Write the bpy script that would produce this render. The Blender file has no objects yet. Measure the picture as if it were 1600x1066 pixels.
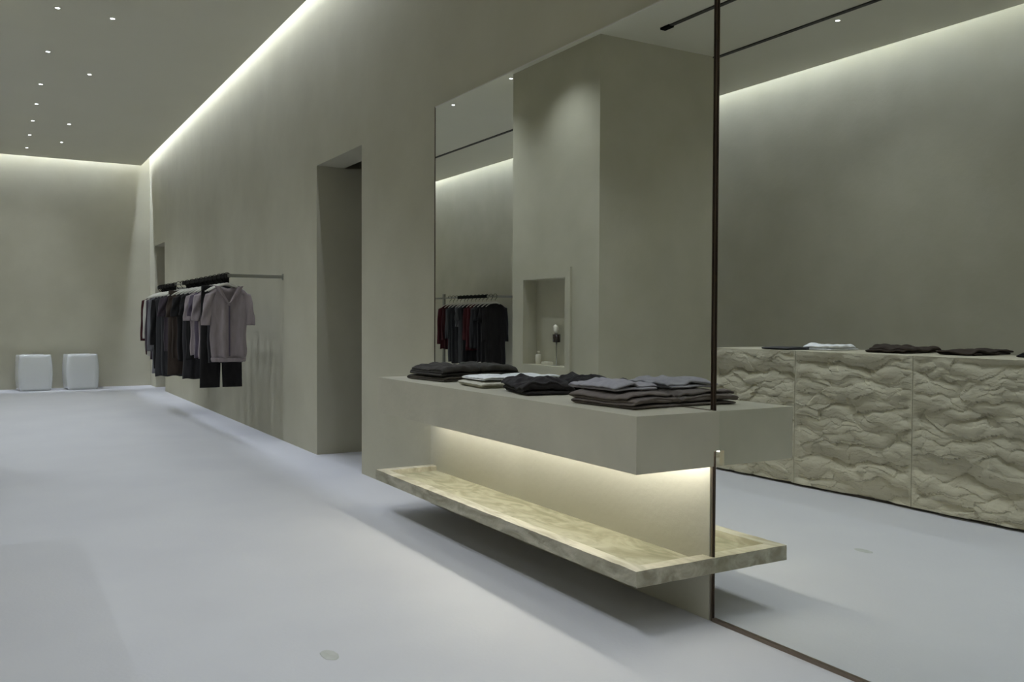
import bpy, bmesh, math, random
import numpy as np
from mathutils import Vector, Matrix, noise

scn = bpy.context.scene
col = scn.collection
PI = math.pi

# ------------------------------------------------------------------ camera
YAW, PITCH, ROLL, FPX, EYE = .5324, .0242, .0039, 1385.8, 1.2
F = Vector((math.cos(YAW) * math.cos(PITCH), math.sin(YAW) * math.cos(PITCH), -math.sin(PITCH)))
R0 = Vector((math.sin(YAW), -math.cos(YAW), 0.0)) * -1.0
U0 = F.cross(R0)
if U0.z < 0: U0 = -U0
R1 = R0 * math.cos(ROLL) + U0 * math.sin(ROLL)
U1 = -R0 * math.sin(ROLL) + U0 * math.cos(ROLL)
# the room is laid out left-handed in these numbers (x away, y towards the mirror wall); flip y into Blender's world
def W(p): return Vector((p[0], -p[1], p[2]))
cd = bpy.data.cameras.new('camera'); cam = bpy.data.objects.new('camera', cd); col.objects.link(cam)
f_, r_, u_ = W(F), W(R1), W(U1)
m = Matrix((( r_.x, u_.x, -f_.x, 0), (r_.y, u_.y, -f_.y, 0), (r_.z, u_.z, -f_.z, EYE), (0, 0, 0, 1)))
cam.matrix_world = m
cd.sensor_width = 36; cd.lens = FPX / 1600 * 36; cd.clip_start = .05; cd.clip_end = 100
scn.camera = cam

# ------------------------------------------------------------------ world, exposure
wd = bpy.data.worlds.new('world'); scn.world = wd; wd.use_nodes = True
wd.node_tree.nodes['Background'].inputs[0].default_value = (.5, .55, .6, 1)
wd.node_tree.nodes['Background'].inputs[1].default_value = .0
scn.view_settings.view_transform = 'Standard'; scn.view_settings.look = 'None'
scn.view_settings.gamma = 1; scn.view_settings.use_curve_mapping = False
scn.view_settings.exposure = -0.43
scn.cycles.max_bounces = 10; scn.cycles.diffuse_bounces = 6; scn.cycles.glossy_bounces = 5
scn.cycles.caustics_reflective = True; scn.cycles.caustics_refractive = False
scn.cycles.blur_glossy = .5
scn.cycles.sample_clamp_indirect = 12

SPOT_W, COVE_E, LED_E = 68.0, 190.0, 32.0
SPOT_COL = (.86, .93, 1.0)
COVE_COL = (.87, .96, 1.15)

# key sizes (x away from the camera along the mirror wall, y towards it, z up)
D = 2.48          # mirror wall
OY = -2.70        # opposite wall
XB = 16.95        # far wall
XF = -3.0         # wall behind the camera
CH = 3.873        # ceiling underside
TOPZ = 4.72

# ------------------------------------------------------------------ materials
def mat(name, base, rough=.8, metal=0.0, var=None, scale=3.0, bump=0.0, bscale=40.0, spec=.5, coat=0.0, detail=5, sheen=0.0, lo=.3, hi=.7, warp=0.0, stretch=None):
    mt = bpy.data.materials.new(name); mt.use_nodes = True
    nt = mt.node_tree; b = nt.nodes['Principled BSDF']
    b.inputs['Base Color'].default_value = (*base, 1); b.inputs['Roughness'].default_value = rough
    b.inputs['Metallic'].default_value = metal; b.inputs['Specular IOR Level'].default_value = spec
    b.inputs['Coat Weight'].default_value = coat; b.inputs['Sheen Weight'].default_value = sheen
    tc = nt.nodes.new('ShaderNodeTexCoord'); src = tc.outputs['Object']
    if stretch:
        mp = nt.nodes.new('ShaderNodeMapping'); mp.inputs['Scale'].default_value = stretch
        nt.links.new(src, mp.inputs[0]); src = mp.outputs[0]
    if var:
        n = nt.nodes.new('ShaderNodeTexNoise'); n.inputs['Scale'].default_value = scale
        n.inputs['Detail'].default_value = detail; n.inputs['Distortion'].default_value = warp
        r = nt.nodes.new('ShaderNodeValToRGB')
        r.color_ramp.elements[0].color = (*base, 1); r.color_ramp.elements[1].color = (*var, 1)
        r.color_ramp.elements[0].position = lo; r.color_ramp.elements[1].position = hi
        nt.links.new(src, n.inputs['Vector']); nt.links.new(n.outputs[0], r.inputs[0])
        nt.links.new(r.outputs[0], b.inputs['Base Color'])
    if bump:
        n2 = nt.nodes.new('ShaderNodeTexNoise'); n2.inputs['Scale'].default_value = bscale; n2.inputs['Detail'].default_value = 6
        bp = nt.nodes.new('ShaderNodeBump'); bp.inputs['Strength'].default_value = bump; bp.inputs['Distance'].default_value = .02
        nt.links.new(src, n2.inputs['Vector']); nt.links.new(n2.outputs[0], bp.inputs['Height'])
        nt.links.new(bp.outputs[0], b.inputs['Normal'])
    return mt

def emis(name, colr, s):
    mt = bpy.data.materials.new(name); mt.use_nodes = True
    b = mt.node_tree.nodes['Principled BSDF']; b.inputs['Base Color'].default_value = (.8, .8, .8, 1)
    b.inputs['Emission Color'].default_value = (*colr, 1); b.inputs['Emission Strength'].default_value = s
    return mt

M = {}
M['plaster'] = mat('plaster', (.475, .455, .355), .9, var=(.525, .505, .40), scale=2.2, bump=.06, bscale=25, spec=.2)
M['ceiling'] = mat('ceiling_paint', (.70, .68, .565), .95, var=(.72, .70, .585), scale=1.2, spec=.1)
M['floor'] = mat('microcement', (.535, .535, .565), .55, var=(.57, .57, .595), scale=1.6, bump=.05, bscale=60, spec=.35)
M['counter'] = mat('counter_plaster', (.45, .43, .345), .85, var=(.52, .495, .40), scale=3.2, bump=.10, bscale=30, spec=.25)
M['panel'] = mat('panel_plaster', (.50, .485, .405), .85, var=(.54, .525, .445), scale=2.5, bump=.08, bscale=30, spec=.2)
M['bench'] = mat('bench_stone', (.27, .25, .18), .55, var=(.48, .455, .365), scale=3.6, detail=10, warp=1.6, bump=.12, bscale=14, lo=.33, hi=.66, spec=.4, stretch=(1.0, 2.6, 3.0))
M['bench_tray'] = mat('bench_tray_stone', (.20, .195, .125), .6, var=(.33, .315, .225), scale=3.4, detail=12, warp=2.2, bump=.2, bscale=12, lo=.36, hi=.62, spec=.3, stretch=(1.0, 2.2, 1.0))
M['rough'] = mat('split_stone', (.43, .40, .31), .9, var=(.52, .49, .385), scale=3.5, detail=8, warp=.8, bump=.35, bscale=30, spec=.15, stretch=(1, 1, 2.2))
M['stone_top'] = mat('honed_stone', (.50, .47, .37), .6, var=(.56, .53, .43), scale=5, spec=.3)
M['dark_gap'] = mat('dark_plinth', (.035, .028, .02), .8)
M['bronze'] = mat('dark_bronze', (.07, .05, .035), .35, metal=.8)
M['bronze_light'] = mat('brushed_bronze', (.24, .19, .15), .35, metal=.9)
M['steel'] = mat('brushed_steel', (.30, .30, .27), .38, metal=.85)
M['black'] = mat('black_metal', (.010, .009, .008), .8, spec=.1)
M['track'] = mat('track_black', (.05, .048, .04), .7)
M['white_hanger'] = mat('white_hanger', (.62, .60, .55), .45)
M['ceramic'] = mat('white_glaze', (.74, .76, .76), .06, coat=.8, bump=.22, bscale=3.0)
M['wax'] = mat('cream_wax', (.68, .65, .55), .5)
M['amber'] = mat('dark_glass', (.03, .02, .015), .2)
mr = bpy.data.materials.new('mirror_silver'); mr.use_nodes = True
b = mr.node_tree.nodes['Principled BSDF']
b.inputs['Base Color'].default_value = (.905, .925, .90, 1); b.inputs['Metallic'].default_value = 1; b.inputs['Roughness'].default_value = 0
M['mirror'] = mr
M['cove'] = emis('cove_diffuser', COVE_COL, COVE_E)
M['cove_soft'] = emis('cove_diffuser_soft', COVE_COL, COVE_E * .58)
M['led'] = emis('led_diffuser', (1.0, .98, .89), LED_E)
M['lens'] = emis('spot_lens', (.92, .96, 1.0), 12.0)

# ------------------------------------------------------------------ mesh helpers
def link(name, bm, m, parent=None, smooth=False, loc=None):
    me = bpy.data.meshes.new(name)
    bmesh.ops.recalc_face_normals(bm, faces=bm.faces)
    bm.to_mesh(me); bm.free()
    if smooth:
        for p in me.polygons: p.use_smooth = True
    for k in (m if isinstance(m, (list, tuple)) else [m]): me.materials.append(k)
    o = bpy.data.objects.new(name, me); col.objects.link(o)
    if parent: o.parent = parent
    if loc is not None: o.location = W(loc)
    return o

def box(bm, x0, x1, y0, y1, z0, z1, mi=0):
    vs = [bm.verts.new(W((x, y, z))) for x in (x0, x1) for y in (y0, y1) for z in (z0, z1)]
    for q in ((0, 1, 3, 2), (4, 6, 7, 5), (0, 4, 5, 1), (2, 3, 7, 6), (0, 2, 6, 4), (1, 5, 7, 3)):
        f = bm.faces.new([vs[i] for i in q]); f.material_index = mi
    return vs

def bevel_all(bm, w, seg=2):
    bmesh.ops.bevel(bm, geom=list(bm.edges), offset=w, segments=seg, affect='EDGES', profile=.5)

def boxobj(name, m, x0, x1, y0, y1, z0, z1, parent=None, bev=0.0, org=None):
    """box from world extents; with a parent at org the mesh is made relative to it"""
    o = org or (0, 0, 0)
    bm = bmesh.new(); box(bm, x0 - o[0], x1 - o[0], y0 - o[1], y1 - o[1], z0 - o[2], z1 - o[2])
    if bev: bevel_all(bm, bev)
    return link(name, bm, m, parent)

def tube(bm, pts, r, n=8):
    """tube through pts (room coordinates), r a number or a list"""
    pts = [W(p) for p in pts]; rings = []
    for i, p in enumerate(pts):
        a = pts[max(i - 1, 0)]; c = pts[min(i + 1, len(pts) - 1)]
        t = (c - a).normalized(); s = t.cross(Vector((0, 0, 1)))
        if s.length < .05: s = t.cross(Vector((0, 1, 0)))
        s.normalize(); u = s.cross(t); rr = r[i] if isinstance(r, (list, tuple)) else r
        rings.append([bm.verts.new(p + (s * math.cos(2 * PI * k / n) + u * math.sin(2 * PI * k / n)) * rr) for k in range(n)])
    for a, c in zip(rings, rings[1:]):
        for k in range(n): bm.faces.new((a[k], a[(k + 1) % n], c[(k + 1) % n], c[k]))
    bm.faces.new(rings[0]); bm.faces.new(rings[-1][::-1])

def lathe(bm, prof, cx=0, cy=0, n=24, closed=True):
    rings = [[bm.verts.new(W((cx + r * math.cos(2 * PI * k / n), cy + r * math.sin(2 * PI * k / n), z))) for k in range(n)] for r, z in prof]
    for a, c in zip(rings, rings[1:]):
        for k in range(n): bm.faces.new((a[k], a[(k + 1) % n], c[(k + 1) % n], c[k]))
    if closed:
        bm.faces.new(rings[0]); bm.faces.new(rings[-1])

def empty(name, loc, label, cat, group=None, rz=0):
    o = bpy.data.objects.new(name, None); col.objects.link(o); o.location = W(loc); o.rotation_euler = (0, 0, rz)
    o.empty_display_size = .1
    return tag(o, label, cat, group)

def tag(o, label, cat, group=None):
    o['label'] = label; o['category'] = cat
    if group: o['group'] = group
    return o

def struct(o, label=None):
    o['kind'] = 'structure'
    if label: o['label'] = label
    return o

def dup(o, loc=None, label=None):
    c = o.copy(); col.objects.link(c)
    if loc is not None: c.location = W(loc)
    if label: c['label'] = label
    for ch in list(o.children):
        k = ch.copy(); col.objects.link(k); k.parent = c
        for g in list(ch.children):
            q = g.copy(); col.objects.link(q); q.parent = k
    return c

# ================================================================== SETTING
struct(boxobj('floor', M['floor'], XF - .2, XB + .2, OY - .2, 6.2, -.15, 0), 'pale blue-grey seamless cement floor')

# mirror wall with its two doorways
bm = bmesh.new(); T = .253
DX0, DX1, DH = 6.50, 7.59, 2.54
EX0, EX1, EH = 15.42, 16.42, 2.445
for a in ((XF, DX0, 0, TOPZ), (DX0, DX1, DH, TOPZ), (DX1, EX0, 0, TOPZ), (EX0, EX1, EH, TOPZ), (EX1, XB, 0, TOPZ)):
    box(bm, a[0], a[1], D, D + T, a[2], a[3])
struct(link('wall_right', bm, M['plaster']), 'long grey plaster wall with two tall door openings')
# passage behind the first doorway
bm = bmesh.new()
box(bm, DX1, DX1 + .2, D + T, 6.0, 0, DH)                 # far side of the passage, up to door height
box(bm, DX1 + .45, DX1 + .65, D + T, 6.0, DH - .02, 3.3)  # set back above it
box(bm, DX0 - 1.6, DX1 + .65, 6.0, 6.2, 0, 3.3)
box(bm, DX0 - 1.8, DX0 - 1.6, D + T, 6.2, 0, 3.3)
box(bm, DX1 + .2, DX1 + .45, D + T, 6.0, DH - .1, DH - .02)
struct(link('wall_passage', bm, M['plaster']), 'plaster passage behind the near doorway')
struct(boxobj('ceiling_passage', M['ceiling'], DX0 - 1.8, DX1 + .65, D + T, 6.2, 3.3, 3.4))
# closed room behind the far doorway
bm = bmesh.new()
box(bm, 14.6, XB + .2, 4.6, 4.8, 0, 3.0); box(bm, 14.5, 14.6, D + T, 4.8, 0, 3.0); box(bm, EX1, EX1 + .2, D + T, 4.6, 0, 3.0)
box(bm, 14.5, XB + .2, D + T, 4.8, 3.0, 3.1)
struct(link('wall_closet', bm, M['plaster']), 'plaster recess behind the far doorway')

struct(boxobj('wall_back', M['plaster'], XB, XB + .2, OY - .2, D + T, 0, TOPZ), 'grey plaster wall at the far end of the shop')
struct(boxobj('wall_left', M['plaster'], XF, XB, OY - .2, OY, 0, TOPZ), 'long grey plaster wall seen in the mirror')
struct(boxobj('wall_front', M['plaster'], XF - .2, XF, OY - .2, D + T, 0, TOPZ))
# ceiling: dropped panel with a light gap along three walls, and the slab above it
struct(boxobj('ceiling', M['ceiling'], XF + .30, 16.76, -2.56, 2.315, CH, CH + .05), 'dropped grey ceiling panel with glowing edges')
struct(boxobj('ceiling_slab', M['ceiling'], XF - .2, XB + .2, OY - .2, D + T, TOPZ, TOPZ + .1))

# pier on the opposite wall with the display niche (seen in the mirror)
PX0, PX1, PY, PYB = 6.78, 8.38, -.005, -1.47
NX0, NX1, NZ0, NZ1, ND = 7.32, 8.12, .727, 1.622, .15
bm = bmesh.new()
box(bm, PX0, NX0, PYB, PY, 0, CH); box(bm, NX1, PX1, PYB, PY, 0, CH)
box(bm, NX0, NX1, PYB, PY, 0, NZ0); box(bm, NX0, NX1, PYB, PY, NZ1, CH); box(bm, NX0, NX1, PYB, PY - ND, NZ0, NZ1)
struct(link('wall_pier', bm, M['plaster']), 'plaster pier with a tall display niche, seen in the mirror')
# shallow raised field of plaster round the niche
bm = bmesh.new(); e = .022
box(bm, 7.23, NX0, PY, PY + e, .62, 1.72); box(bm, NX1, 8.22, PY, PY + e, .62, 1.72)
box(bm, NX0, NX1, PY, PY + e, .62, NZ0); box(bm, NX0, NX1, PY, PY + e, NZ1, 1.72)
struct(link('trim_1', bm, M['plaster']), 'slightly raised plaster frame round the niche')

# dark ceiling tracks
def track(x0, x1, y, label):
    t = empty('ceiling_track', ((x0 + x1) / 2, y, CH), label, 'lighting track', 'dark ceiling tracks')
    o = ((x0 + x1) / 2, y, CH)
    boxobj('channel', M['track'], x0, x1, y - .021, y + .021, CH - .012, CH, t, org=o)
    boxobj('end_cap', M['black'], x1 - .10, x1 + .02, y - .03, y + .03, CH - .02, CH, t, org=o)
    return t
track(1.5, 16.2, -1.43, 'long dark track line running the length of the ceiling, in the mirror')
track(1.5, 6.34, -.40, 'short dark track line ending in mid ceiling, seen at the mirror top')

# ================================================================== LIGHTS
def strip(name, x0, x1, y0, y1, z, label, m, hous, grp=None):
    o = ((x0 + x1) / 2, (y0 + y1) / 2, z)
    t = empty(name, o, label, 'light strip', grp)
    bm = bmesh.new(); box(bm, x0 - o[0], x1 - o[0], y0 - o[1], y1 - o[1], 0, .012); link('diffuser', bm, m, t)
    if hous:
        bm = bmesh.new(); box(bm, x0 - o[0], x1 - o[0], y0 - o[1] - .004, y1 - o[1] + .004, .012, .03); link('housing', bm, M['ceiling'], t)
    return t
g_ = 'light strips hidden in the ceiling gap'
strip('cove_light', 5.8, 16.2, 2.34, 2.38, 4.42, 'white light strip in the ceiling gap above the clothes rail wall', M['cove_soft'], True, g_)
strip('cove_light', 16.83, 16.87, -2.4, 2.20, 4.42, 'white light strip in the ceiling gap above the far end wall', M['cove'], True, g_)
strip('cove_light', -2.5, 16.70, -2.61, -2.57, 4.42, 'white light strip in the ceiling gap of the wall in the mirror', M['cove'], True, g_)

strip('cove_light', XF + .10, XF + .14, -2.3, 2.2, 4.42, 'unseen light strip added behind the viewer to brighten the counter end', M['cove'], True, g_)  # added out of view to brighten faces turned towards the camera

def spotlight(x, y, label='small round recessed ceiling spotlight in the rows of ceiling spots, including those added behind the viewer', cone=118, w=1.0, tilt=(0, 0)):
    o = (x, y, CH)
    t = empty('ceiling_spotlight', o, label, 'ceiling light', 'recessed ceiling spotlights')
    bm = bmesh.new(); lathe(bm, [(.028, 0), (.028, -.003), (.020, -.004), (.020, -.001)], n=20, closed=False); link('trim_ring', bm, M['ceiling'], t, True)
    bm = bmesh.new(); lathe(bm, [(.019, -.0012), (.019, -.003)], n=20); link('lens', bm, M['lens'], t)
    ld = bpy.data.lights.new('spot', 'SPOT'); ld.energy = SPOT_W * w; ld.color = SPOT_COL; ld.spot_size = math.radians(cone)
    ld.spot_blend = 1.0; ld.shadow_soft_size = .025
    lo = bpy.data.objects.new('spot_lamp', ld); col.objects.link(lo); lo.parent = t; lo.location = (0, 0, -.012)
    lo.rotation_euler = (math.radians(tilt[0]), math.radians(tilt[1]), 0)
    return t
for x in (15.95, 14.81, 13.73, 12.63, 11.54, 10.10, 8.64, 7.2): spotlight(x, .53)
for x in (5.75, 4.3, 2.85, 1.4, 0.0, -1.4): spotlight(x, .53, cone=92, w=1.25)
for x in (15.17, 13.71, 10.80, 8.69): spotlight(x, .97)
for x in (6.6, 4.5, 2.4, .3): spotlight(x, .97, cone=92, w=1.25)
for x in (11.4, 9.96, 8.54): spotlight(x, -.07)
spotlight(5.39, -1.57)
spotlight(3.0, -1.57, w=.6)
for y in (.53, 1.5): spotlight(-1.0, y, w=1.6)  # extra unseen spots, added to lift the near end of the counter

# ================================================================== COUNTER, BENCH, MIRRORS
CX0, CX1, CY, CT, CB = 2.591, 5.134, 2.064, .8417, .6243
SEAM = 2.625
o = (CX0, CY, CB)
t = empty('display_counter', o, 'floating grey plaster counter holding folded clothes below the mirror', 'counter')
bm = bmesh.new(); box(bm, 0, CX1 - CX0, 0, D - CY - .001, .06, CT - CB); box(bm, 0, CX1 - CX0, 0, .025, 0, .06); box(bm, CX1 - CX0 - .025, CX1 - CX0, .025, D - CY - .001, 0, .06); box(bm, 0, .025, .025, D - CY - .03, 0, .06)
bmesh.ops.remove_doubles(bm, verts=bm.verts, dist=1e-5)
link('counter_body', bm, M['counter'], t)
boxobj('back_ledge_strip', M['bronze_light'], CX0 + .04, CX1, D - .016, D - .012, CT, CT + .003, t, org=o)  # thin bronze ledge where the counter top meets the mirror
boxobj('led_diffuser', M['led'], CX0 + .03, CX1 - .04, D - .10, D - .06, CB + .045, CB + .055, t, org=o)

boxobj_ = boxobj('wall_panel', M['panel'], SEAM + .006, 5.225, D - .012, D, 0, CB + .058)
struct(boxobj_, 'smooth lit panel between counter and bench'); boxobj_.name = 'wall_lower_panel'

# mirrors
def mirror(x0, x1, z0, z1, th, label, edges):
    o = ((x0 + x1) / 2, D, z0)
    t = empty('wall_mirror', o, label, 'mirror', None)
    boxobj('mirror_glass', M['mirror'], x0, x1, D - th, D - .001, z0, z1, t, org=o)
    for nm, mt, a in edges: boxobj(nm, M[mt], *a, t, org=o)
    return t
mirror(SEAM + .004, 5.165, CT + .003, 2.552, .012, 'tall wall mirror rising behind the folded clothes on the counter', [
    ('top_edge', 'white_hanger', (SEAM + .004, 5.165, D - .0135, D - .001, 2.552, 2.558)),
    ('side_edge', 'bronze', (5.165, 5.172, D - .014, D - .001, CT + .003, 2.558)),
    ('seam_edge', 'bronze', (SEAM - .002, SEAM + .004, D - .0145, D - .001, CT + .003, 2.558))])
mirror(.10, SEAM - .014, .014, 2.552, .003, 'full height floor mirror reflecting the rough stone counter', [
    ('base_trim', 'bronze_light', (.10, SEAM - .014, D - .012, D - .001, .0, .014)),
    ('top_edge', 'white_hanger', (.10, SEAM - .014, D - .006, D - .001, 2.552, 2.558)),
    ('seam_trim', 'bronze', (SEAM - .014, SEAM - .008, D - .006, D - .001, 0, 2.558))])
t = boxobj('mirror_edge_profile', M['bronze_light'], SEAM - .008, SEAM - .002, D - .010, D - .001, 0, 2.555)
tag(t, 'thin upright bronze strip in the joint between the two mirrors', 'metal strip')

# stone bench: slab with a sunk tray and chipped edges
BX0, BX1, BY, BT, BB = 2.6025, 5.206, 2.077, .2569, .1951
def bench():
    bm = bmesh.new(); nx, ny = 150, 26
    rim = .066
    xs = list(np.linspace(0, rim, 4)) + [rim + .004] + list(np.linspace(rim + .01, BX1 - BX0 - rim - .01, nx)) + [BX1 - BX0 - rim - .004] + list(np.linspace(BX1 - BX0 - rim, BX1 - BX0, 4))
    ys = list(np.linspace(0, rim, 4)) + [rim + .004] + list(np.linspace(rim + .01, D - BY, ny))
    h = BT - BB; L = BX1 - BX0
    def P(x, y, z):
        # rough faces: nudge the outline in and out
        n = noise.noise(Vector((x * 9, y * 9, z * 22))) * .006 + noise.noise(Vector((x * 30, y * 30, z * 40))) * .0025
        dy = n if y < 1e-4 else 0; dx = n if x < 1e-4 else (-n if x > L - 1e-4 else 0)
        return W((x + abs(dx) * (1 if x < 1e-4 else -1) * 1.0 if dx else x, y + abs(dy), z))
    def top(x, y):
        d = min(x, L - x, y)
        return h - (.028 if d > rim + .002 else 0) + (noise.noise(Vector((x * 5, y * 8, 3))) * .0012)
    g = [[bm.verts.new(P(x, y, top(x, y))) for y in ys] for x in xs]
    lev = [.8, .6, .4, .2]; 
    for i in range(len(xs) - 1):
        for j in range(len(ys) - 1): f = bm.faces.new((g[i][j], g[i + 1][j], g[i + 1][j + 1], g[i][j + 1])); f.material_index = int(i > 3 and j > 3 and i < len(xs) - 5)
    def skirt(vs, coords):
        prev = vs
        for q in [.8, .6, .4, .2, 0]:
            cur = [bm.verts.new(P(x, y, h * q)) for x, y in coords]
            for k in range(len(vs) - 1): bm.faces.new((prev[k], prev[k + 1], cur[k + 1], cur[k]))
            prev = cur
        return prev
    skirt([g[i][0] for i in range(len(xs))], [(x, ys[0]) for x in xs])
    skirt([g[0][j] for j in range(len(ys))], [(xs[0], y) for y in ys])
    skirt([g[-1][j] for j in range(len(ys))], [(xs[-1], y) for y in ys])
    skirt([g[i][-1] for i in range(len(xs))], [(x, ys[-1]) for x in xs])
    bmesh.ops.remove_doubles(bm, verts=bm.verts, dist=2e-4)
    vs = [bm.verts.new(W(p)) for p in ((.004, .004, .002), (L - .004, .004, .002), (L - .004, D - BY, .002), (.004, D - BY, .002))]
    bm.faces.new(vs)
    return link('stone_bench', bm, [M['bench'], M['bench_tray']], None, False, (BX0, BY, BB))
tag(bench(), 'low olive-beige stone bench floating under the plaster counter', 'bench')

# ================================================================== ROUGH STONE COUNTER (in the mirror)
SX1, SY, ST = 5.362, -.075, .98
root = empty('stone_counter', (3.5, SY - .36, 0), 'long counter of rough split stone with folded clothes on top, in the mirror', 'counter')
org = (3.5, SY - .36, 0)
rng = np.random.default_rng(7)
joints = [SX1, 4.503, 3.549, 2.595, 1.64, .69]
def face_depth(n, wx, hz, seed):
    """chipped rock face: overlapping tilted conchoidal flakes"""
    r = np.random.default_rng(seed)
    X, Z = np.meshgrid(np.linspace(0, wx, n), np.linspace(0, hz, n), indexing='ij')
    wxn = np.zeros_like(X); wzn = np.zeros_like(X)
    for k in range(7):
        a, b_, p, q = r.normal(0, 9 * (1 + k * .6), 4); ph = r.uniform(0, 6.28, 2)
        wxn += .020 / (1 + k * .5) * np.sin(a * X + b_ * Z * 1.5 + ph[0]); wzn += .011 / (1 + k * .5) * np.sin(p * X + q * Z + ph[1])
    Xw, Zw = X + wxn, Z + wzn
    tot = np.zeros_like(X)
    for (cnt, sx, sz, amp) in ((60, 1.0, 3.0, .018), (240, 1.0, 2.8, .0065)):
        cx = r.uniform(-.1, wx + .1, cnt); cz = r.uniform(-.1, hz + .1, cnt)
        off = r.uniform(0, 1, cnt); tx = r.normal(0, .4, cnt); tz = r.uniform(.2, 1.3, cnt)
        d1 = np.full(X.shape, 1e9); ix = np.zeros(X.shape, int)
        for i in range(cnt):
            d = ((Xw - cx[i]) * sx) ** 2 + ((Zw - cz[i]) * sz) ** 2
            mk = d < d1; d1[mk] = d[mk]; ix[mk] = i
        rad = (wx * hz / cnt) ** .5
        tot += amp * (off[ix] * .7 - tz[ix] * (Zw - cz[ix]) / rad * .8 + tx[ix] * (Xw - cx[ix]) / rad * .5 - .35 * d1 / rad ** 2 )
    return tot
for bi in range(len(joints) - 1):
    x1, x0 = joints[bi], joints[bi + 1]; wx = x1 - x0 - .004; n = 150
    tot = face_depth(n, wx, ST - .02, 20 + bi)
    tot = np.clip(tot, -.05, .035)
    ed = np.minimum(np.minimum(np.linspace(0, 1, n), np.linspace(1, 0, n)) * 25, 1)
    edz = np.minimum(np.linspace(1, 0, n) * 30, 1)
    E2 = ed[:, None] * edz[None, :]
    tot = tot * E2 - .012
    bm = bmesh.new(); g = []
    for i in range(n):
        x = x0 + .002 + wx * i / (n - 1)
        g.append([bm.verts.new(W((x - org[0], SY + tot[i, j] - org[1], .018 + (ST - .018) * j / (n - 1)))) for j in range(n)])
    for i in range(n - 1):
        for j in range(n - 1): bm.faces.new((g[i][j], g[i + 1][j], g[i + 1][j + 1], g[i][j + 1]))
    back = [bm.verts.new(W((x0 + .002 + (wx if a else 0) - org[0], SY - .70 - org[1], .018 if not b2 else ST))) for a in (0, 1) for b2 in (0, 1)]
    bm.faces.new([g[i][n - 1] for i in range(n)] + [back[3], back[1]])
    bm.faces.new([g[i][0] for i in range(n)] + [back[2], back[0]])
    bm.faces.new([g[0][j] for j in range(n)] + [back[1], back[0]])
    bm.faces.new([g[n - 1][j] for j in range(n)] + [back[3], back[2]])
    bm.faces.new([back[0], back[1], back[3], back[2]])
    link('stone_block', bm, M['rough'], root)
boxobj('plinth', M['dark_gap'], joints[-1] + .03, SX1 - .03, SY - .66, SY - .045, 0, .018, root, org=org)

# ================================================================== STOOLS
def turned(o, a):
    o.rotation_euler = (0, 0, a); return o
def stool(label, x0, x1, y0, y1, h):
    o = ((x0 + x1) / 2, (y0 + y1) / 2, 0); hx, hy = (x1 - x0) / 2, (y1 - y0) / 2
    bm = bmesh.new(); n = 12; rows = 14; rings = []
    for j in range(rows + 1):
        v = j / rows; z = h * v
        bulge = 1 + .075 * math.sin(PI * v) ** .8 - .05
        if j == 0: bulge *= .97
        ring = []
        for s in range(4):
            for k in range(n):
                u = -1 + 2 * k / n
                a, b2 = ((u, -1), (1, u), (-u, 1), (-1, -u))[s]
                bow = 1 + .05 * (1 - u * u) * math.sin(PI * v)
                c = .93 if abs(u) > .99 else 1
                a, b2 = (a * c, b2 * bow * c) if s in (0, 2) else (a * bow * c, b2 * c)
                ring.append(bm.verts.new(W((a * hx * bulge, b2 * hy * bulge, z))))
        rings.append(ring)
    for a, c in zip(rings, rings[1:]):
        for k in range(len(a)): bm.faces.new((a[k], a[(k + 1) % len(a)], c[(k + 1) % len(a)], c[k]))
    bm.faces.new(rings[0])
    # dished seat
    prev = rings[-1]
    for sc, dz in ((.97, .006), (.90, .004), (.6, -.008), (.25, -.013)):
        cur = [bm.verts.new((q.co.x * sc, q.co.y * sc, h + dz)) for q in rings[-1]]
        for k in range(len(cur)): bm.faces.new((prev[k], prev[(k + 1) % len(cur)], cur[(k + 1) % len(cur)], cur[k]))
        prev = cur
    bm.faces.new(prev)
    return tag(turned(link('ceramic_stool', bm, M['ceramic'], None, True, o), .13), label, 'stool', 'white ceramic stools by the far wall')
stool('glossy white block stool by the far wall, further from the clothes rail', 16.40, 16.86, .38, .86, .585)
stool('glossy white block stool by the far wall, closer to the clothes rail', 16.40, 16.86, 1.08, 1.56, .585)

# ================================================================== CLOTHES
def cloth(name, c, sheen=.06):
    v = tuple(min(1, q * 1.25 + .002) for q in c)
    return mat(name, c, .95, var=v, scale=30, bump=.15, bscale=200, spec=.1, sheen=sheen, stretch=(1, 1, .25))
C = {
 'mauve': cloth('mauve_grey_jersey', (.25, .215, .225)), 'mauve_dark': cloth('dark_mauve_jersey', (.085, .070, .095)),
 'black': cloth('black_jersey', (.014, .013, .013)), 'soft_black': cloth('washed_black', (.026, .025, .027)),
 'brown': cloth('brown_black_knit', (.040, .030, .024)), 'purple': cloth('plum_grey', (.050, .040, .048)),
 'charcoal': cloth('charcoal_wool', (.033, .033, .035)), 'grey': cloth('mid_grey_wool', (.15, .15, .16)),
 'offwhite': cloth('off_white_cotton', (.50, .49, .44)), 'maroon': cloth('maroon_knit', (.042, .012, .013)),
 'red': cloth('dark_red_knit', (.052, .011, .013)),
 'white': cloth('white_cotton', (.78, .79, .84)), 'cream': cloth('cream_knit', (.52, .50, .42)),
 'fold_brown': cloth('dark_taupe_knit', (.075, .065, .055)), 'fold_dark': cloth('anthracite_knit', (.050, .046, .042)),
 'fold_black': cloth('black_sweat', (.030, .027, .028)), 'light_grey': cloth('light_grey_jersey', (.33, .32, .35)),
 'taupe': cloth('taupe_sweat', (.150, .128, .118)), 'slate': cloth('slate_jersey', (.060, .060, .063)),
}

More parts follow.
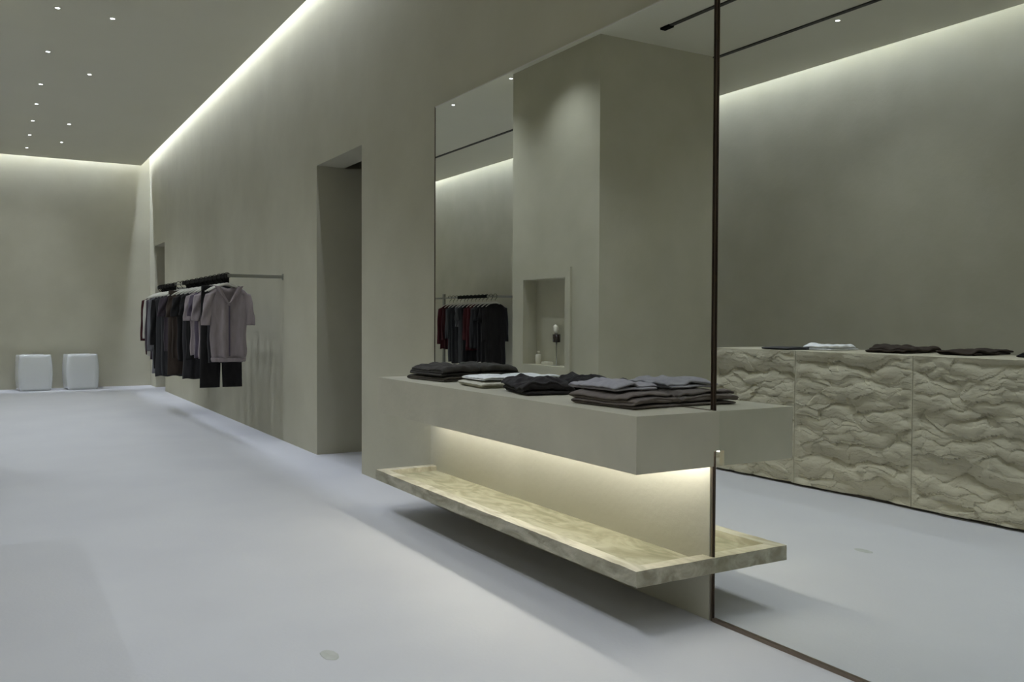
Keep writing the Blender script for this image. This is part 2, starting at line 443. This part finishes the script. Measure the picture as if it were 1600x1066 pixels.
def hanging_top(bm, hw, L, seed, neck=.06, nw=.085, th=.045, flare=.0, gather=0.0, k0=5):
    rnd = random.Random(seed); ph = [rnd.uniform(0, 6.28) for _ in range(4)]; kf = [k0 + rnd.uniform(-1, 1), k0 * 1.7, k0 * 2.6]
    N, Mr = 64, 26; rings = []
    for j in range(Mr + 1):
        v = j / Mr; ring = []
        for i in range(N):
            a = 2 * PI * i / N; c, s = math.cos(a), math.sin(a)
            w = hw * (1 - .10 * math.sin(min(v * 3, 1) * PI / 2) + flare * v)
            if gather: w *= 1 - gather * max(0, (v - .86) / .14) ** 2
            y = w * math.copysign(abs(c) ** .8, c)
            front = s < 0
            ztop = -.30 * max(abs(y) - .055, 0) - .05 * (abs(y) / hw) ** 3
            if abs(y) < nw: ztop -= (neck if front else neck * .22) * (1 - (abs(y) / nw) ** 1.6)
            if v == 0: t_ = .014 + (.022 if abs(y) < nw else 0)
            else: t_ = th * (.45 + .55 * min(1, v * 2.2))
            x = t_ * math.copysign(abs(s) ** .7, s)
            amp = .016 * v ** .7
            x += amp * (math.sin(kf[0] * y * 9 + ph[0]) + .6 * math.sin(kf[1] * y * 9 + ph[1] + v * 2)) * (abs(s) ** .5)
            y += .006 * v * math.sin(kf[2] * v + ph[2])
            z = ztop * (1 - v) - L * v + .006 * v * math.sin(y * 40 + ph[3])
            ring.append(bm.verts.new(W((x, y, z))))
        rings.append(ring)
    for a, c in zip(rings, rings[1:]):
        for k in range(N): bm.faces.new((a[k], a[(k + 1) % N], c[(k + 1) % N], c[k]))

def sleeve(bm, side, hw, length, out, seed, r0=.075, r1=.065):
    rnd = random.Random(seed); p1 = rnd.uniform(0, 6)
    N, Mr = 20, 16; rings = []
    for j in range(Mr + 1):
        v = j / Mr
        cy = side * (hw * .86 + out * math.sin(v * PI / 2)); cz = -.075 - length * v
        r = r0 + (r1 - r0) * v
        ring = []
        for i in range(N):
            a = 2 * PI * i / N
            ry = r * .62 * (1 + .10 * math.sin(a * 3 + v * 9 + p1)); rx = .030 + .012 * math.sin(v * 7 + a * 2 + p1)
            ring.append(bm.verts.new(W((rx * math.sin(a), cy + ry * math.cos(a), cz + side * 0 + -.30 * ry * math.cos(a) * side * (1 - v)))))
        rings.append(ring)
    for a, c in zip(rings, rings[1:]):
        for k in range(N): bm.faces.new((a[k], a[(k + 1) % N], c[(k + 1) % N], c[k]))

def trousers(bm, hw, L, seed):
    for side in (-1, 1):
        N, Mr = 28, 20; rings = []
        for j in range(Mr + 1):
            v = j / Mr; cy = side * hw * (.46 + .13 * v); w = hw * (.54 - .02 * v); ring = []
            for i in range(N):
                a = 2 * PI * i / N
                ring.append(bm.verts.new(W(((.032 + .006 * math.sin(5 * v + side)) * math.sin(a) + .006 * math.sin(a * 3 + v * 6 + seed), cy + w * math.cos(a), -L * v))))
            rings.append(ring)
        for a, c in zip(rings, rings[1:]):
            for k in range(N): bm.faces.new((a[k], a[(k + 1) % N], c[(k + 1) % N], c[k]))
        bm.faces.new(rings[0])

def solid(o, th=.004, sub=0):
    m_ = o.modifiers.new('thickness', 'SOLIDIFY'); m_.thickness = th; m_.offset = 0
    if sub:
        s_ = o.modifiers.new('smooth', 'SUBSURF'); s_.levels = sub; s_.render_levels = sub
    return o

def garment(name, cat, label, group, x, y, ztop, c, L, hw=.19, kind='short', seed=1, neck=.05, flare=0.0, th=.042):
    t = empty(name, (x, y, ztop), label, cat, group, rz=random.Random(seed).uniform(-.05, .05))
    bm = bmesh.new()
    if kind == 'trousers':
        trousers(bm, hw, L, seed); solid(link('trouser_legs', bm, c, t, True))
        bm = bmesh.new()
        box(bm, -.034, .034, -hw * .99, hw * .99, -.05, .004); bevel_all(bm, .012); link('waistband', bm, c, t, True)
        return t
    hanging_top(bm, hw, L, seed, neck=neck, th=th, flare=flare, gather=.07 if kind == 'hooded' else 0)
    solid(link('garment_body', bm, c, t, True))
    if kind != 'none':
        ln, out = {'short': (.25, .035), 'hooded': (.31, .045), 'long': (.60, .035)}[kind]
        ln *= 1 if kind == 'hooded' else .85 + .3 * random.Random(seed * 7).random()
        for s in (-1, 1):
            bm = bmesh.new(); sleeve(bm, s, hw, ln, out, seed + s, r1=.05 if kind == 'long' else .068)
            solid(link('sleeve', bm, c, t, True))
    if kind == 'hooded':
        # hood lying round the neck, front zip and gathered hem
        bm = bmesh.new(); N, K = 44, 8; rr = []
        for i in range(N + 1):
            s = -1 + 2 * i / N; y0 = .105 * math.sin(s * PI / 2) if False else .105 * s
            ring = []
            dip = .165 * (1 - abs(s) ** 1.5)
            for k in range(K):
                a = 2 * PI * k / K
                wd_ = .018 + .012 * abs(s)
                ring.append(bm.verts.new(W((-.040 - .012 * (1 - abs(s)) + .012 * math.sin(a), y0 * (1.02 - .25 * (1 - abs(s))) + wd_ * math.cos(a) * (1 if s >= 0 else -1), -.012 - dip + .8 * wd_ * math.cos(a) * (1 - .75 * abs(s))))))
            rr.append(ring)
        for a, c2 in zip(rr, rr[1:]):
            for k in range(K): bm.faces.new((a[k], a[(k + 1) % K], c2[(k + 1) % K], c2[k]))
        bm.faces.new(rr[0]); bm.faces.new(rr[-1])
        link('hood', bm, c, t, True)
        bm = bmesh.new(); box(bm, -.060, -.052, -.007, .007, -L + .02, -.20); bevel_all(bm, .002)
        z = link('zip_placket', bm, C['mauve_dark'], t); z['label'] = 'dark front zip'
        bm = bmesh.new()
        N2 = 60; ra = []
        for zz, q in ((-L - .035, .96), (-L - .028, 1.0), (-L - .002, 1.02), (-L + .006, .99)):
            ra.append([bm.verts.new(W(((.052 * q + .004 * math.sin(i * 1.9)) * math.sin(2 * PI * i / N2), hw * .86 * q * math.copysign(abs(math.cos(2 * PI * i / N2)) ** .8, math.cos(2 * PI * i / N2)), zz))) for i in range(N2)])
        for a, c2 in zip(ra, ra[1:]):
            for k in range(N2): bm.faces.new((a[k], a[(k + 1) % N2], c2[(k + 1) % N2], c2[k]))
        solid(link('hem_band', bm, c, t, True), .003)
    return t

def make_hanger(x, y, zrod, ztop, label, group, rh=.030):
    """flat white hanger in the y-z plane, hook over the rod"""
    t = empty('clothes_hanger', (x, y, ztop), label, 'hanger', group)
    bm = bmesh.new()
    pts = [(0, -.175, -.062), (0, -.12, -.030), (0, -.06, -.004), (0, 0, .012), (0, .06, -.004), (0, .12, -.030), (0, .175, -.062)]
    tube(bm, pts, [.006, .010, .012, .013, .012, .010, .006], 8); link('shoulder_bar', bm, M['white_hanger'], t, True)
    bm = bmesh.new(); h = zrod - ztop
    hp = [(0, 0, .008), (0, 0, h - rh - .022), (0, -rh * .8, h - rh * .9)] + \
         [(0, -rh * math.cos(a), h + rh * math.sin(a)) for a in (-.4, .1, .6, 1.1, 1.6, 2.1, 2.6, 3.1)]
    tube(bm, hp, .004, 6); link('hook', bm, M['black'], t, True)
    return t

# ---- wall rail with its clothes
RY, RZ = 1.96, 1.608
o = (10.6, D, RZ)
rail = empty('clothes_rail', o, 'steel wall rail with black sleeves carrying clothes along the plaster wall', 'clothes rail')
bm = bmesh.new(); tube(bm, [(8.635 - o[0], RY - o[1], 0), (12.75 - o[0], RY - o[1], 0)], .009, 10); link('rod', bm, M['steel'], rail, True)
for x in (8.635, 12.75):
    bm = bmesh.new(); box(bm, x - o[0] - .008, x - o[0] + .008, RY - o[1] - .009, 0, -.016, .016); bevel_all(bm, .002); link('arm', bm, M['steel'], rail)
    bm = bmesh.new(); box(bm, x - o[0] - .02, x - o[0] + .02, -.008, 0, -.03, .03); bevel_all(bm, .002); link('wall_plate', bm, M['steel'], rail)
for a, c2 in ((8.64, 10.89), (11.45, 12.62)):
    bm = bmesh.new(); box(bm, a - o[0], c2 - o[0], RY - o[1] - .018, RY - o[1] + .018, -.02, .020); bevel_all(bm, .004)
    box(bm, a - o[0] + .12, c2 - o[0], RY - o[1] + .026, RY - o[1] + .034, -.072, .0)
    s_ = link('sleeve', bm, M['black'], rail); s_['label'] = 'black sleeve over the rod'
G1 = 'clothes on the wall rail'
ZT = 1.520
items = [
 (8.70, 'mauve', .70, .185, 'hooded', 'hooded_top', 'top', 'mauve-grey short-sleeved hooded zip top at the near end of the wall rail'),
 (8.84, 'soft_black', .745, .18, 'none', 'sleeveless_top', 'top', 'black sleeveless top whose hem shows just under the mauve hooded top'),
 (9.02, 'black', 1.00, .185, 'trousers', 'trousers', 'trousers', 'black trousers hanging below the mauve hooded top on the wall rail'),
 (9.22, 'mauve', .72, .19, 'short', 'shirt', 'top', 'mauve-grey short-sleeved top just behind the black trousers'),
 (9.42, 'mauve_dark', .72, .19, 'short', 'shirt', 'top', 'dark mauve short-sleeved top, fifth from the near end of the wall rail'),
 (9.64, 'mauve', .70, .19, 'short', 'shirt', 'top', 'mauve-grey short-sleeved top between a dark mauve and a black one'),
 (9.88, 'black', .76, .19, 'short', 'shirt', 'top', 'black short-sleeved top, seventh from the near end of the wall rail'),
 (10.12, 'soft_black', .98, .18, 'none', 'slip_dress', 'dress', 'long washed-black dress in the middle of the wall rail'),
 (10.38, 'black', .80, .19, 'short', 'shirt', 'top', 'black short-sleeved top just before the brown shirt on the wall rail'),
 (10.66, 'brown', .78, .20, 'short', 'shirt', 'shirt', 'dark brown wide-sleeved shirt in the middle of the wall rail'),
 (10.94, 'brown', .98, .17, 'trousers', 'trousers', 'trousers', 'brown-black trousers hanging behind the dark brown shirt'),
 (11.22, 'purple', .72, .20, 'short', 'shirt', 'shirt', 'plum-grey short-sleeved shirt past the gap between the black sleeves'),
 (11.46, 'charcoal', 1.02, .19, 'none', 'dress', 'dress', 'long charcoal dress next to the plum-grey shirt'),
 (11.70, 'charcoal', 1.04, .20, 'none', 'skirt_dress', 'dress', 'long flared charcoal dress beside the mid-grey one'),
 (11.92, 'black', .96, .19, 'long', 'coat', 'coat', 'black long-sleeved coat behind the flared charcoal dress'),
 (12.12, 'grey', 1.02, .20, 'long', 'coat', 'coat', 'mid-grey long coat near the far end of the wall rail'),
 (12.28, 'purple', .86, .20, 'long', 'shirt', 'shirt', 'plum-grey long-sleeved shirt, third from the far end'),
 (12.42, 'offwhite', .82, .21, 'long', 'shirt', 'shirt', 'off-white long-sleeved shirt, last but one at the far end'),
 (12.55, 'maroon', .80, .22, 'long', 'shirt', 'shirt', 'maroon long-sleeved shirt at the far end of the wall rail'),
]
hz = None
for i, (x, c, L, hw, kd, nm, ct, lb) in enumerate(items):
    garment(nm, ct, lb, G1, x, RY + .012, ZT, C[c], L, hw, kd, seed=31 + i, neck=.15 if kd == 'hooded' else .05, flare=.12 if 'flared' in lb else 0)
    if hz is None: hz = make_hanger(x, RY + .0, RZ, ZT, 'white hanger with a black hook on the wall rail', 'hangers on the wall rail')
    else: dup(hz, (x, RY, ZT))

# ---- rail seen in the mirror
RY2, RZ2 = -2.20, 1.585
o = (14.0, OY, RZ2)
rail2 = empty('clothes_rail', o, 'steel rail with an upright leg carrying dark and red clothes, seen in the mirror', 'clothes rail')
bm = bmesh.new(); tube(bm, [(12.90 - o[0], RY2 - o[1], 0), (16.4 - o[0], RY2 - o[1], 0)], .016, 10); link('rod', bm, M['steel'], rail2, True)
bm = bmesh.new(); box(bm, 12.89 - o[0], 12.92 - o[0], 0, RY2 - o[1] + .012, -.018, .018); link('arm', bm, M['steel'], rail2)
bm = bmesh.new(); box(bm, 14.53 - o[0], 14.58 - o[0], RY2 - o[1] - .02, RY2 - o[1] + .02, -RZ2, .07); link('leg', bm, M['steel'], rail2)
bm = bmesh.new(); box(bm, 12.92 - o[0], 13.98 - o[0], RY2 - o[1] - .022, RY2 - o[1] + .022, -.026, .026); bevel_all(bm, .005)
s_ = link('sleeve', bm, M['black'], rail2); s_['label'] = 'black sleeve over the rod'
G2 = 'clothes on the rail in the mirror'
items2 = [
 (12.66, 'black', 1.06, .21, 'long', 'coat', 'coat', 'black long coat closest to the pier on the mirrored rail'),
 (12.80, 'black', 1.02, .20, 'short', 'dress', 'dress', 'black short-sleeved dress next to the long black coat in the mirror'),
 (12.95, 'soft_black', .98, .20, 'short', 'shirt', 'shirt', 'washed-black long shirt on the mirrored rail, third from the pier'),
 (13.09, 'charcoal', .76, .20, 'long', 'shirt', 'shirt', 'charcoal shirt between the black and red ones in the mirror'),
 (13.22, 'red', .78, .20, 'long', 'sweater', 'sweater', 'dark red sweater in the middle of the mirrored rail, beside charcoal'),
 (13.35, 'red', .80, .20, 'long', 'cardigan', 'cardigan', 'dark red cardigan in the middle of the mirrored rail, before grey ones'),
 (13.50, 'black', 1.00, .19, 'none', 'dress', 'dress', 'black sleeveless dress behind the red knitwear in the mirror'),
 (13.64, 'slate', 1.02, .19, 'short', 'dress', 'dress', 'slate dress in the mirrored rail beside the mid-grey shirt'),
 (13.76, 'grey', .40, .19, 'none', 'sleeveless_top', 'top', 'short mid-grey top on the rail in the mirror'),
 (13.90, 'charcoal', 1.04, .20, 'none', 'dress', 'dress', 'long charcoal dress on the mirrored rail by the red sweaters at its end'),
 (14.04, 'slate', 1.02, .19, 'long', 'coat', 'coat', 'slate long coat on the mirrored rail close to its upright leg'),
 (14.18, 'maroon', .80, .20, 'long', 'sweater', 'sweater', 'maroon sweater last but one towards the upright leg in the mirror'),
 (14.32, 'red', .80, .21, 'long', 'sweater', 'sweater', 'dark red sweater hanging right beside the upright leg in the mirror'),
]
hz = None
for i, (x, c, L, hw, kd, nm, ct, lb) in enumerate(items2):
    garment(nm, ct, lb, G2, x, RY2, 1.47, C[c], L, hw, kd, seed=71 + i, th=.026)
    if hz is None: hz = make_hanger(x, RY2, RZ2, 1.47, 'white hanger on the rail seen in the mirror', 'hangers on the rail in the mirror', .034)
    else: dup(hz, (x, RY2, 1.47))

# ---- folded clothes
def folded(bm, Lx, Ly, n, t, seed, lump=.35, ragged=.02, skew=0.0, taper=0.0, droop=0.0, crease=0.0):
    """a sheet folded n times: serpentine profile along x, swept along y, crumpled by noise"""
    rnd = random.Random(seed); prof = []
    a = Lx / 2
    ends = [(a - rnd.uniform(0, ragged), a - rnd.uniform(0, ragged)) for _ in range(n)]
    for i in range(n):
        z = t * (i + .5); S = 1 if i % 2 == 0 else -1
        l, r = -ends[i][0], ends[i][1]
        seq = np.linspace(l, r, 26) if S > 0 else np.linspace(r, l, 26)
        for u in seq: prof.append((u, z))
        if i < n - 1:
            e = prof[-1][0]
            for q in (.25, .5, .75): prof.append((e + S * t * .55 * math.sin(q * PI), z + t * q))
    rows = []; My = 22; H = n * t
    for j in range(My + 1):
        v = -1 + 2 * j / My; row = []
        for k, (u, z) in enumerate(prof):
            li = min(n - 1, int(z / t)); q = z / H
            y = v * Ly / 2 * (1 - taper * (u / Lx + .5)) * (1 - .05 * math.sin(li * 2.3 + seed)) + .012 * math.sin(li * 5 + seed) * q
            y += skew * u
            uu = u + .020 * noise.noise(Vector((y * 9, li * 1.7, seed))) * (1 if abs(u) > a * .5 else .5)
            nz = 1 + lump * noise.noise(Vector((u * 7 + seed, y * 9, seed * 1.3))) + lump * .6 * noise.noise(Vector((u * 17, y * 20, seed)))
            if crease:
                for q in (0, 1, 2):
                    w_ = noise.noise(Vector((u * 6 * (1 + .4 * q) + y * (5 - 4 * q) + seed * 3.1 + q, y * 4 + q, seed)))
                    nz += crease * (max(0, 1 - abs(w_) * 7) ** 1.5) * (.4 + .6 * z / H)
            nz += .10 * noise.noise(Vector((u * 30, y * 34, li * .6)))
            e_ = max(0, abs(v) - .72) / .28
            zz = z * nz * (1 - .28 * e_ ** 2) * (1 - droop * max(0, abs(u) / a - .6))
            row.append(bm.verts.new(W((uu, y, max(zz, t * .42)))))
        rows.append(row)
    for a_, c_ in zip(rows, rows[1:]):
        for k in range(len(prof) - 1): bm.faces.new((a_[k], a_[k + 1], c_[k + 1], c_[k]))

def fold(name, label, cat, group, x, y, z, c, Lx, Ly, n, t, seed, parent=None, rz=0, **kw):
    bm = bmesh.new(); folded(bm, Lx, Ly, n, t, seed, **kw)
    o = link(name, bm, c, None, True, (x, y, z)); o.rotation_euler = (0, 0, rz)
    solid(o, t * .72, 1)
    return tag(o, label, cat, group)
def roll(name, label, cat, group, x, y, z, c, Lx, Ly, n, t, seed, parts=(), rz=0, **kw):
    return fold(name, label, cat, group, x, y, z, c, Lx, Ly, n, t, seed, rz=rz, **kw)
GF = 'folded clothes on the plaster counter'
z0 = CT + .001
fold('folded_trousers', 'flat folded dark taupe trousers, lowest at the far end of the plaster counter', 'folded clothes', GF, 4.74, 2.315, z0, C['fold_brown'], .42, .25, 2, .014, 3, rz=.12, lump=.10)
fold('folded_sweater', 'anthracite sweater folded on top of the taupe trousers on the plaster counter', 'folded clothes', GF, 4.73, 2.32, z0 + .031, C['fold_dark'], .38, .25, 3, .018, 5, rz=.10, lump=.35, droop=.25, crease=.22)
fold('folded_sweater', 'cream knit folded beneath the bright white shirt on the plaster counter', 'folded clothes', GF, 4.17, 2.32, z0, C['cream'], .34, .24, 3, .010, 8, rz=-.10, lump=.25, ragged=.04)
fold('folded_shirt', 'bright white shirt folded on the cream knit on the plaster counter', 'folded clothes', GF, 4.20, 2.34, z0 + .034, C['white'], .30, .22, 2, .009, 9, rz=-.05, lump=.35, ragged=.04, crease=.2)
fold('folded_sweater', 'black sweatshirt folded in a crumpled stack in the middle of the plaster counter', 'folded clothes', GF, 3.69, 2.325, z0, C['fold_black'], .37, .27, 3, .019, 14, rz=-.12, lump=.6, skew=.1, ragged=.05, crease=.35)
fold('folded_trousers', 'taupe sweatpants folded under the light grey shirt on the plaster counter', 'folded clothes', GF, 2.99, 2.315, z0, C['taupe'], .42, .28, 4, .014, 21, rz=.10, lump=.22, ragged=.04, crease=.1)
fold('folded_shirt', 'light grey shirt folded on the taupe sweatpants at the near end of the plaster counter', 'folded clothes', GF, 3.06, 2.305, z0 + .063, C['light_grey'], .34, .24, 2, .014, 27, rz=.05, lump=.6, droop=.8, crease=.5)
GS = 'folded clothes on the rough stone counter'
z1 = ST + .001
fold('folded_shirt', 'thin slate shirt lying flat under the edge of the white shirt, in the mirror', 'folded clothes', GS, 4.75, -.30, z1, C['slate'], .28, .30, 2, .010, 33, lump=.3)
fold('folded_shirt', 'white shirt folded on the rough stone counter, in the mirror', 'folded clothes', GS, 4.56, -.52, z1 , C['white'], .28, .30, 3, .014, 36, lump=.5)
fold('folded_sweater', 'brown-black sweater on the rough stone counter, next to the white shirt, in the mirror', 'folded clothes', GS, 3.93, -.52, z1, C['brown'], .30, .40, 3, .014, 41, lump=.7)
fold('folded_trousers', 'dark brown trousers second from the white shirt on the rough stone counter', 'folded clothes', GS, 3.46, -.62, z1, C['brown'], .26, .44, 2, .018, 46, lump=.6)
fold('folded_trousers', 'black folded trousers cut by the frame edge on the rough stone counter', 'folded clothes', GS, 2.98, -.62, z1, C['black'], .24, .34, 2, .018, 49, lump=.3)

# ================================================================== NICHE ITEMS (in the mirror)
NYb = PY - .085
o = (7.98, NYb, NZ0 + .001)
t = empty('pump_bottle', o, 'small cream bottle standing in the wall niche, in the mirror', 'bottle')
bm = bmesh.new(); lathe(bm, [(.028, 0), (.031, .008), (.031, .095), (.026, .105)], n=20); link('bottle_body', bm, M['wax'], t, True)
bm = bmesh.new(); lathe(bm, [(.012, .105), (.012, .122), (.017, .124), (.016, .138)], n=16); link('cap', bm, M['wax'], t, True)
t = boxobj('soap_block', M['wax'], 7.73, 7.86, NYb - .03, NYb + .04, NZ0 + .001, NZ0 + .034, bev=.005)
tag(t, 'low cream soap block beside the bottle in the wall niche', 'soap')
o = (7.63, NYb, NZ0 + .001)
t = empty('candle_stand', o, 'thin stand holding a dark cup and a cream candle in the wall niche', 'candle holder')
bm = bmesh.new(); lathe(bm, [(.042, 0), (.042, .005), (.005, .007), (.004, .20), (.010, .240)], n=16); link('stem', bm, M['steel'], t, True)
bm = bmesh.new(); lathe(bm, [(.034, .240), (.040, .246), (.040, .322), (.036, .322), (.036, .29)], n=20); link('cup', bm, M['amber'], t, True)
bm = bmesh.new(); tube(bm, [(0, 0, .295), (0.0, 0, .36), (.008, .0, .392), (.030, .0, .408)], [.028, .030, .030, .018], 14); link('candle', bm, M['wax'], t, True)

# scuff on the cement floor
bm = bmesh.new()
vs = []
for k in range(28):
    a = 2 * PI * k / 28; q = 1 + .18 * noise.noise(Vector((math.cos(a) * 2, math.sin(a) * 2, 4)))
    vs.append((.055 * q * math.cos(a), .030 * q * math.sin(a)))
lo = [bm.verts.new(W((x, y, 0))) for x, y in vs]; hi = [bm.verts.new(W((x * .9, y * .9, .0012))) for x, y in vs]
for k in range(28): bm.faces.new((lo[k], lo[(k + 1) % 28], hi[(k + 1) % 28], hi[k]))
bm.faces.new(hi)
q = link('scuff_mark', bm, mat('scuff_grey', (.40, .41, .38), .7, var=(.47, .48, .46), scale=30), None, False, (3.03, 1.035, .0005))
tag(q, 'small grey scuff on the open pale floor', 'mark')
